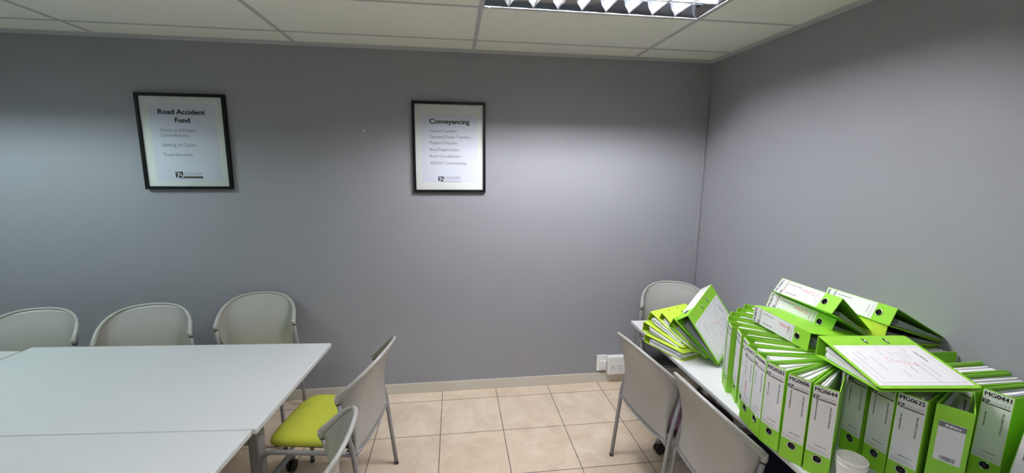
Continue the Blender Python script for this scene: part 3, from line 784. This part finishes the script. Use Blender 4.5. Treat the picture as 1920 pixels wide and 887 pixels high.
for i, (tl, phi, W, sk, D, num, lab, kw) in enumerate(rowB):
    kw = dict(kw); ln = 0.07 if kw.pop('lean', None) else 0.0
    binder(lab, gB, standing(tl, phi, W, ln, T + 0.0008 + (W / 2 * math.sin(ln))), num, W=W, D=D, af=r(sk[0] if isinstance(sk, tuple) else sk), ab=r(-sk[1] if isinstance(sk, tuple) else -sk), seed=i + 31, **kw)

POSES = {
'p1': [[[0.0552,0.9985,0.0051],[-0.0251,-0.0037,0.9997],[0.9982,-0.0553,0.0249]],[-0.6039,-1.7984,1.1139],0.114,0.044,0.076,0.285],
'p2': [[[0.2752,0.9508,-0.1422],[-0.0355,0.1579,0.9868],[0.9607,-0.2665,0.0772]],[-0.4255,-1.7208,1.1364],0.155,0.07,0.076,0.285],
'p3': [[[0.5534,0.8328,-0.0136],[0.0073,0.0115,0.9999],[0.8329,-0.5534,0.0003]],[-0.4465,-1.7477,1.239],0.165,0.065,0.076,0.285],
'p4': [[[0.3709,0.9287,0.0055],[0.0106,-0.0102,0.9999],[0.9286,-0.3708,-0.0136]],[-0.2613,-1.8167,1.2098],0.122,0.095,0.076,0.279],
'p5': [[[0.142,0.9899,0.004],[0.0322,-0.0086,0.9994],[0.9893,-0.1418,-0.0331]],[-0.2744,-1.8073,1.1351],0.165,0.06,0.076,0.277],
'p6': [[[-0.0194,-0.1366,0.9904],[-0.044,-0.9896,-0.1373],[0.9988,-0.0462,0.0132]],[-0.6412,-1.8721,1.1359],0.15,0.079,0.076,0.285],
's5': [[[0.3435,0.5791,0.7394],[-0.7291,-0.3318,0.5986],[0.5919,-0.7447,0.3082]],[-0.7951,-1.204,1.0018],0.158,0.067,0.08,0.302],
's0': [[[0.0058,0.3306,0.9438],[-0.0154,-0.9436,0.3306],[0.9999,-0.0165,-0.0004]],[-0.8671,-0.9358,0.7831],0.0,0.009,0.05,0.285],
's1': [[[0.0617,0.3912,0.9182],[-0.1241,-0.9098,0.396],[0.9904,-0.1384,-0.0076]],[-0.8646,-0.9023,0.8446],0.08,0.028,0.06,0.285],
's2': [[[0.1243,0.3717,0.92],[-0.2824,-0.8756,0.3919],[0.9512,-0.3086,-0.0039]],[-0.8339,-0.904,0.9087],0.1,0.043,0.06,0.285],
's3': [[[0.1179,0.3258,0.9381],[-0.4003,-0.8489,0.3451],[0.9088,-0.4162,0.0303]],[-0.7938,-0.9632,0.9251],0.1,0.082,0.06,0.285],
's4': [[[0.1283,0.3835,0.9146],[-0.4636,-0.7921,0.3972],[0.8767,-0.4749,0.0762]],[-0.7700,-1.0530,0.9220],0.10,0.085,0.066,0.262],
}
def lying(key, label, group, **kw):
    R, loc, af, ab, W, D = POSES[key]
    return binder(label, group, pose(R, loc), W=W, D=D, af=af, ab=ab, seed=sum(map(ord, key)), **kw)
hw = (0.020, 0.118, 0.015, 0.070)
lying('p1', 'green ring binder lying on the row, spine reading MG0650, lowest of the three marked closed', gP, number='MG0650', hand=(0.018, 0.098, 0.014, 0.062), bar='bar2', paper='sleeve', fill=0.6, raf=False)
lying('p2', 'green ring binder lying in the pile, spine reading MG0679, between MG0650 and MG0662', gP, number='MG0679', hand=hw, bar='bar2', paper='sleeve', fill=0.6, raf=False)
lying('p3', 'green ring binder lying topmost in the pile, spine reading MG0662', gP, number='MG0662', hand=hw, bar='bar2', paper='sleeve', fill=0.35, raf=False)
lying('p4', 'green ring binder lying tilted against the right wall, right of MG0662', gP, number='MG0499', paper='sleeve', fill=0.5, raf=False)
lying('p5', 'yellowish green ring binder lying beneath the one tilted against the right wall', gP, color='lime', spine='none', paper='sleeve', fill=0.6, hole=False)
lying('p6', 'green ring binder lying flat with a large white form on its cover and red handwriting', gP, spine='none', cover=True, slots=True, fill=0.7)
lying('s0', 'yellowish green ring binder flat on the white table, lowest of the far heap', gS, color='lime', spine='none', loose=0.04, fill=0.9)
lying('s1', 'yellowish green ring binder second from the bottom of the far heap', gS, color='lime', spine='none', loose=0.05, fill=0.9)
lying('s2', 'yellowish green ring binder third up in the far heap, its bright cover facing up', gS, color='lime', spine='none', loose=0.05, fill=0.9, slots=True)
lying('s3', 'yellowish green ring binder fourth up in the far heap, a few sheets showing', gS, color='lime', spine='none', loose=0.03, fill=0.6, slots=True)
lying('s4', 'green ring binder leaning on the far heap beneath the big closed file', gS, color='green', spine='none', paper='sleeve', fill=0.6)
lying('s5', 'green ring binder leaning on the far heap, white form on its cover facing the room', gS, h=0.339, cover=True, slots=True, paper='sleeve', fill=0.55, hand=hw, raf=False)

# ------------------------------------------------------------------ paper cups
def cup(name, label, loc):
    t = thing(name, label, 'cup', Matrix.Translation(loc), 'nested paper cups')
    m = MB(); seg = 90; P = []
    for (r0, z, rip) in ((0.030, 0.0, 0), (0.031, 0.004, 1), (0.0405, 0.078, 1), (0.0408, 0.083, 0), (0.0415, 0.0865, 0)):
        P.append([((r0 + rip * 0.0009 * (k % 2)) * Vector((math.cos(2 * PI * k / seg), math.sin(2 * PI * k / seg), 0)) + Vector((0, 0, z))) for k in range(seg)])
    for (r0, z) in ((0.0409, 0.0865), (0.0400, 0.080), (0.0304, 0.008)):
        P.append([Vector((r0 * math.cos(2 * PI * k / seg), r0 * math.sin(2 * PI * k / seg), z)) for k in range(seg)])
    vs = m.grid(P, close_u=True); m.bm.faces.new(vs[-1]); m.bm.faces.new(vs[0][::-1])
    m.build('sleeve_wall', 'cup', t)
    m = MB(); Q = []
    for k in range(48):
        a = 2 * PI * k / 48; Q.append([((0.0417 + 0.0016 * math.cos(2 * PI * q / 8)) * math.cos(a), (0.0417 + 0.0016 * math.cos(2 * PI * q / 8)) * math.sin(a), 0.0868 + 0.0016 * math.sin(2 * PI * q / 8)) for q in range(8)])
    Q.append(Q[0]); m.grid(Q, close_u=True); m.build('rim', 'cup', t)
    return t
cup('paper_cup', 'white ribbed paper cup on the table, outer one of the nested pair', (-0.705, -2.122, T + 0.0005))
cup('paper_cup', 'white ribbed paper cup set inside the other, its open rim uppermost', (-0.705, -2.122, T + 0.0170))
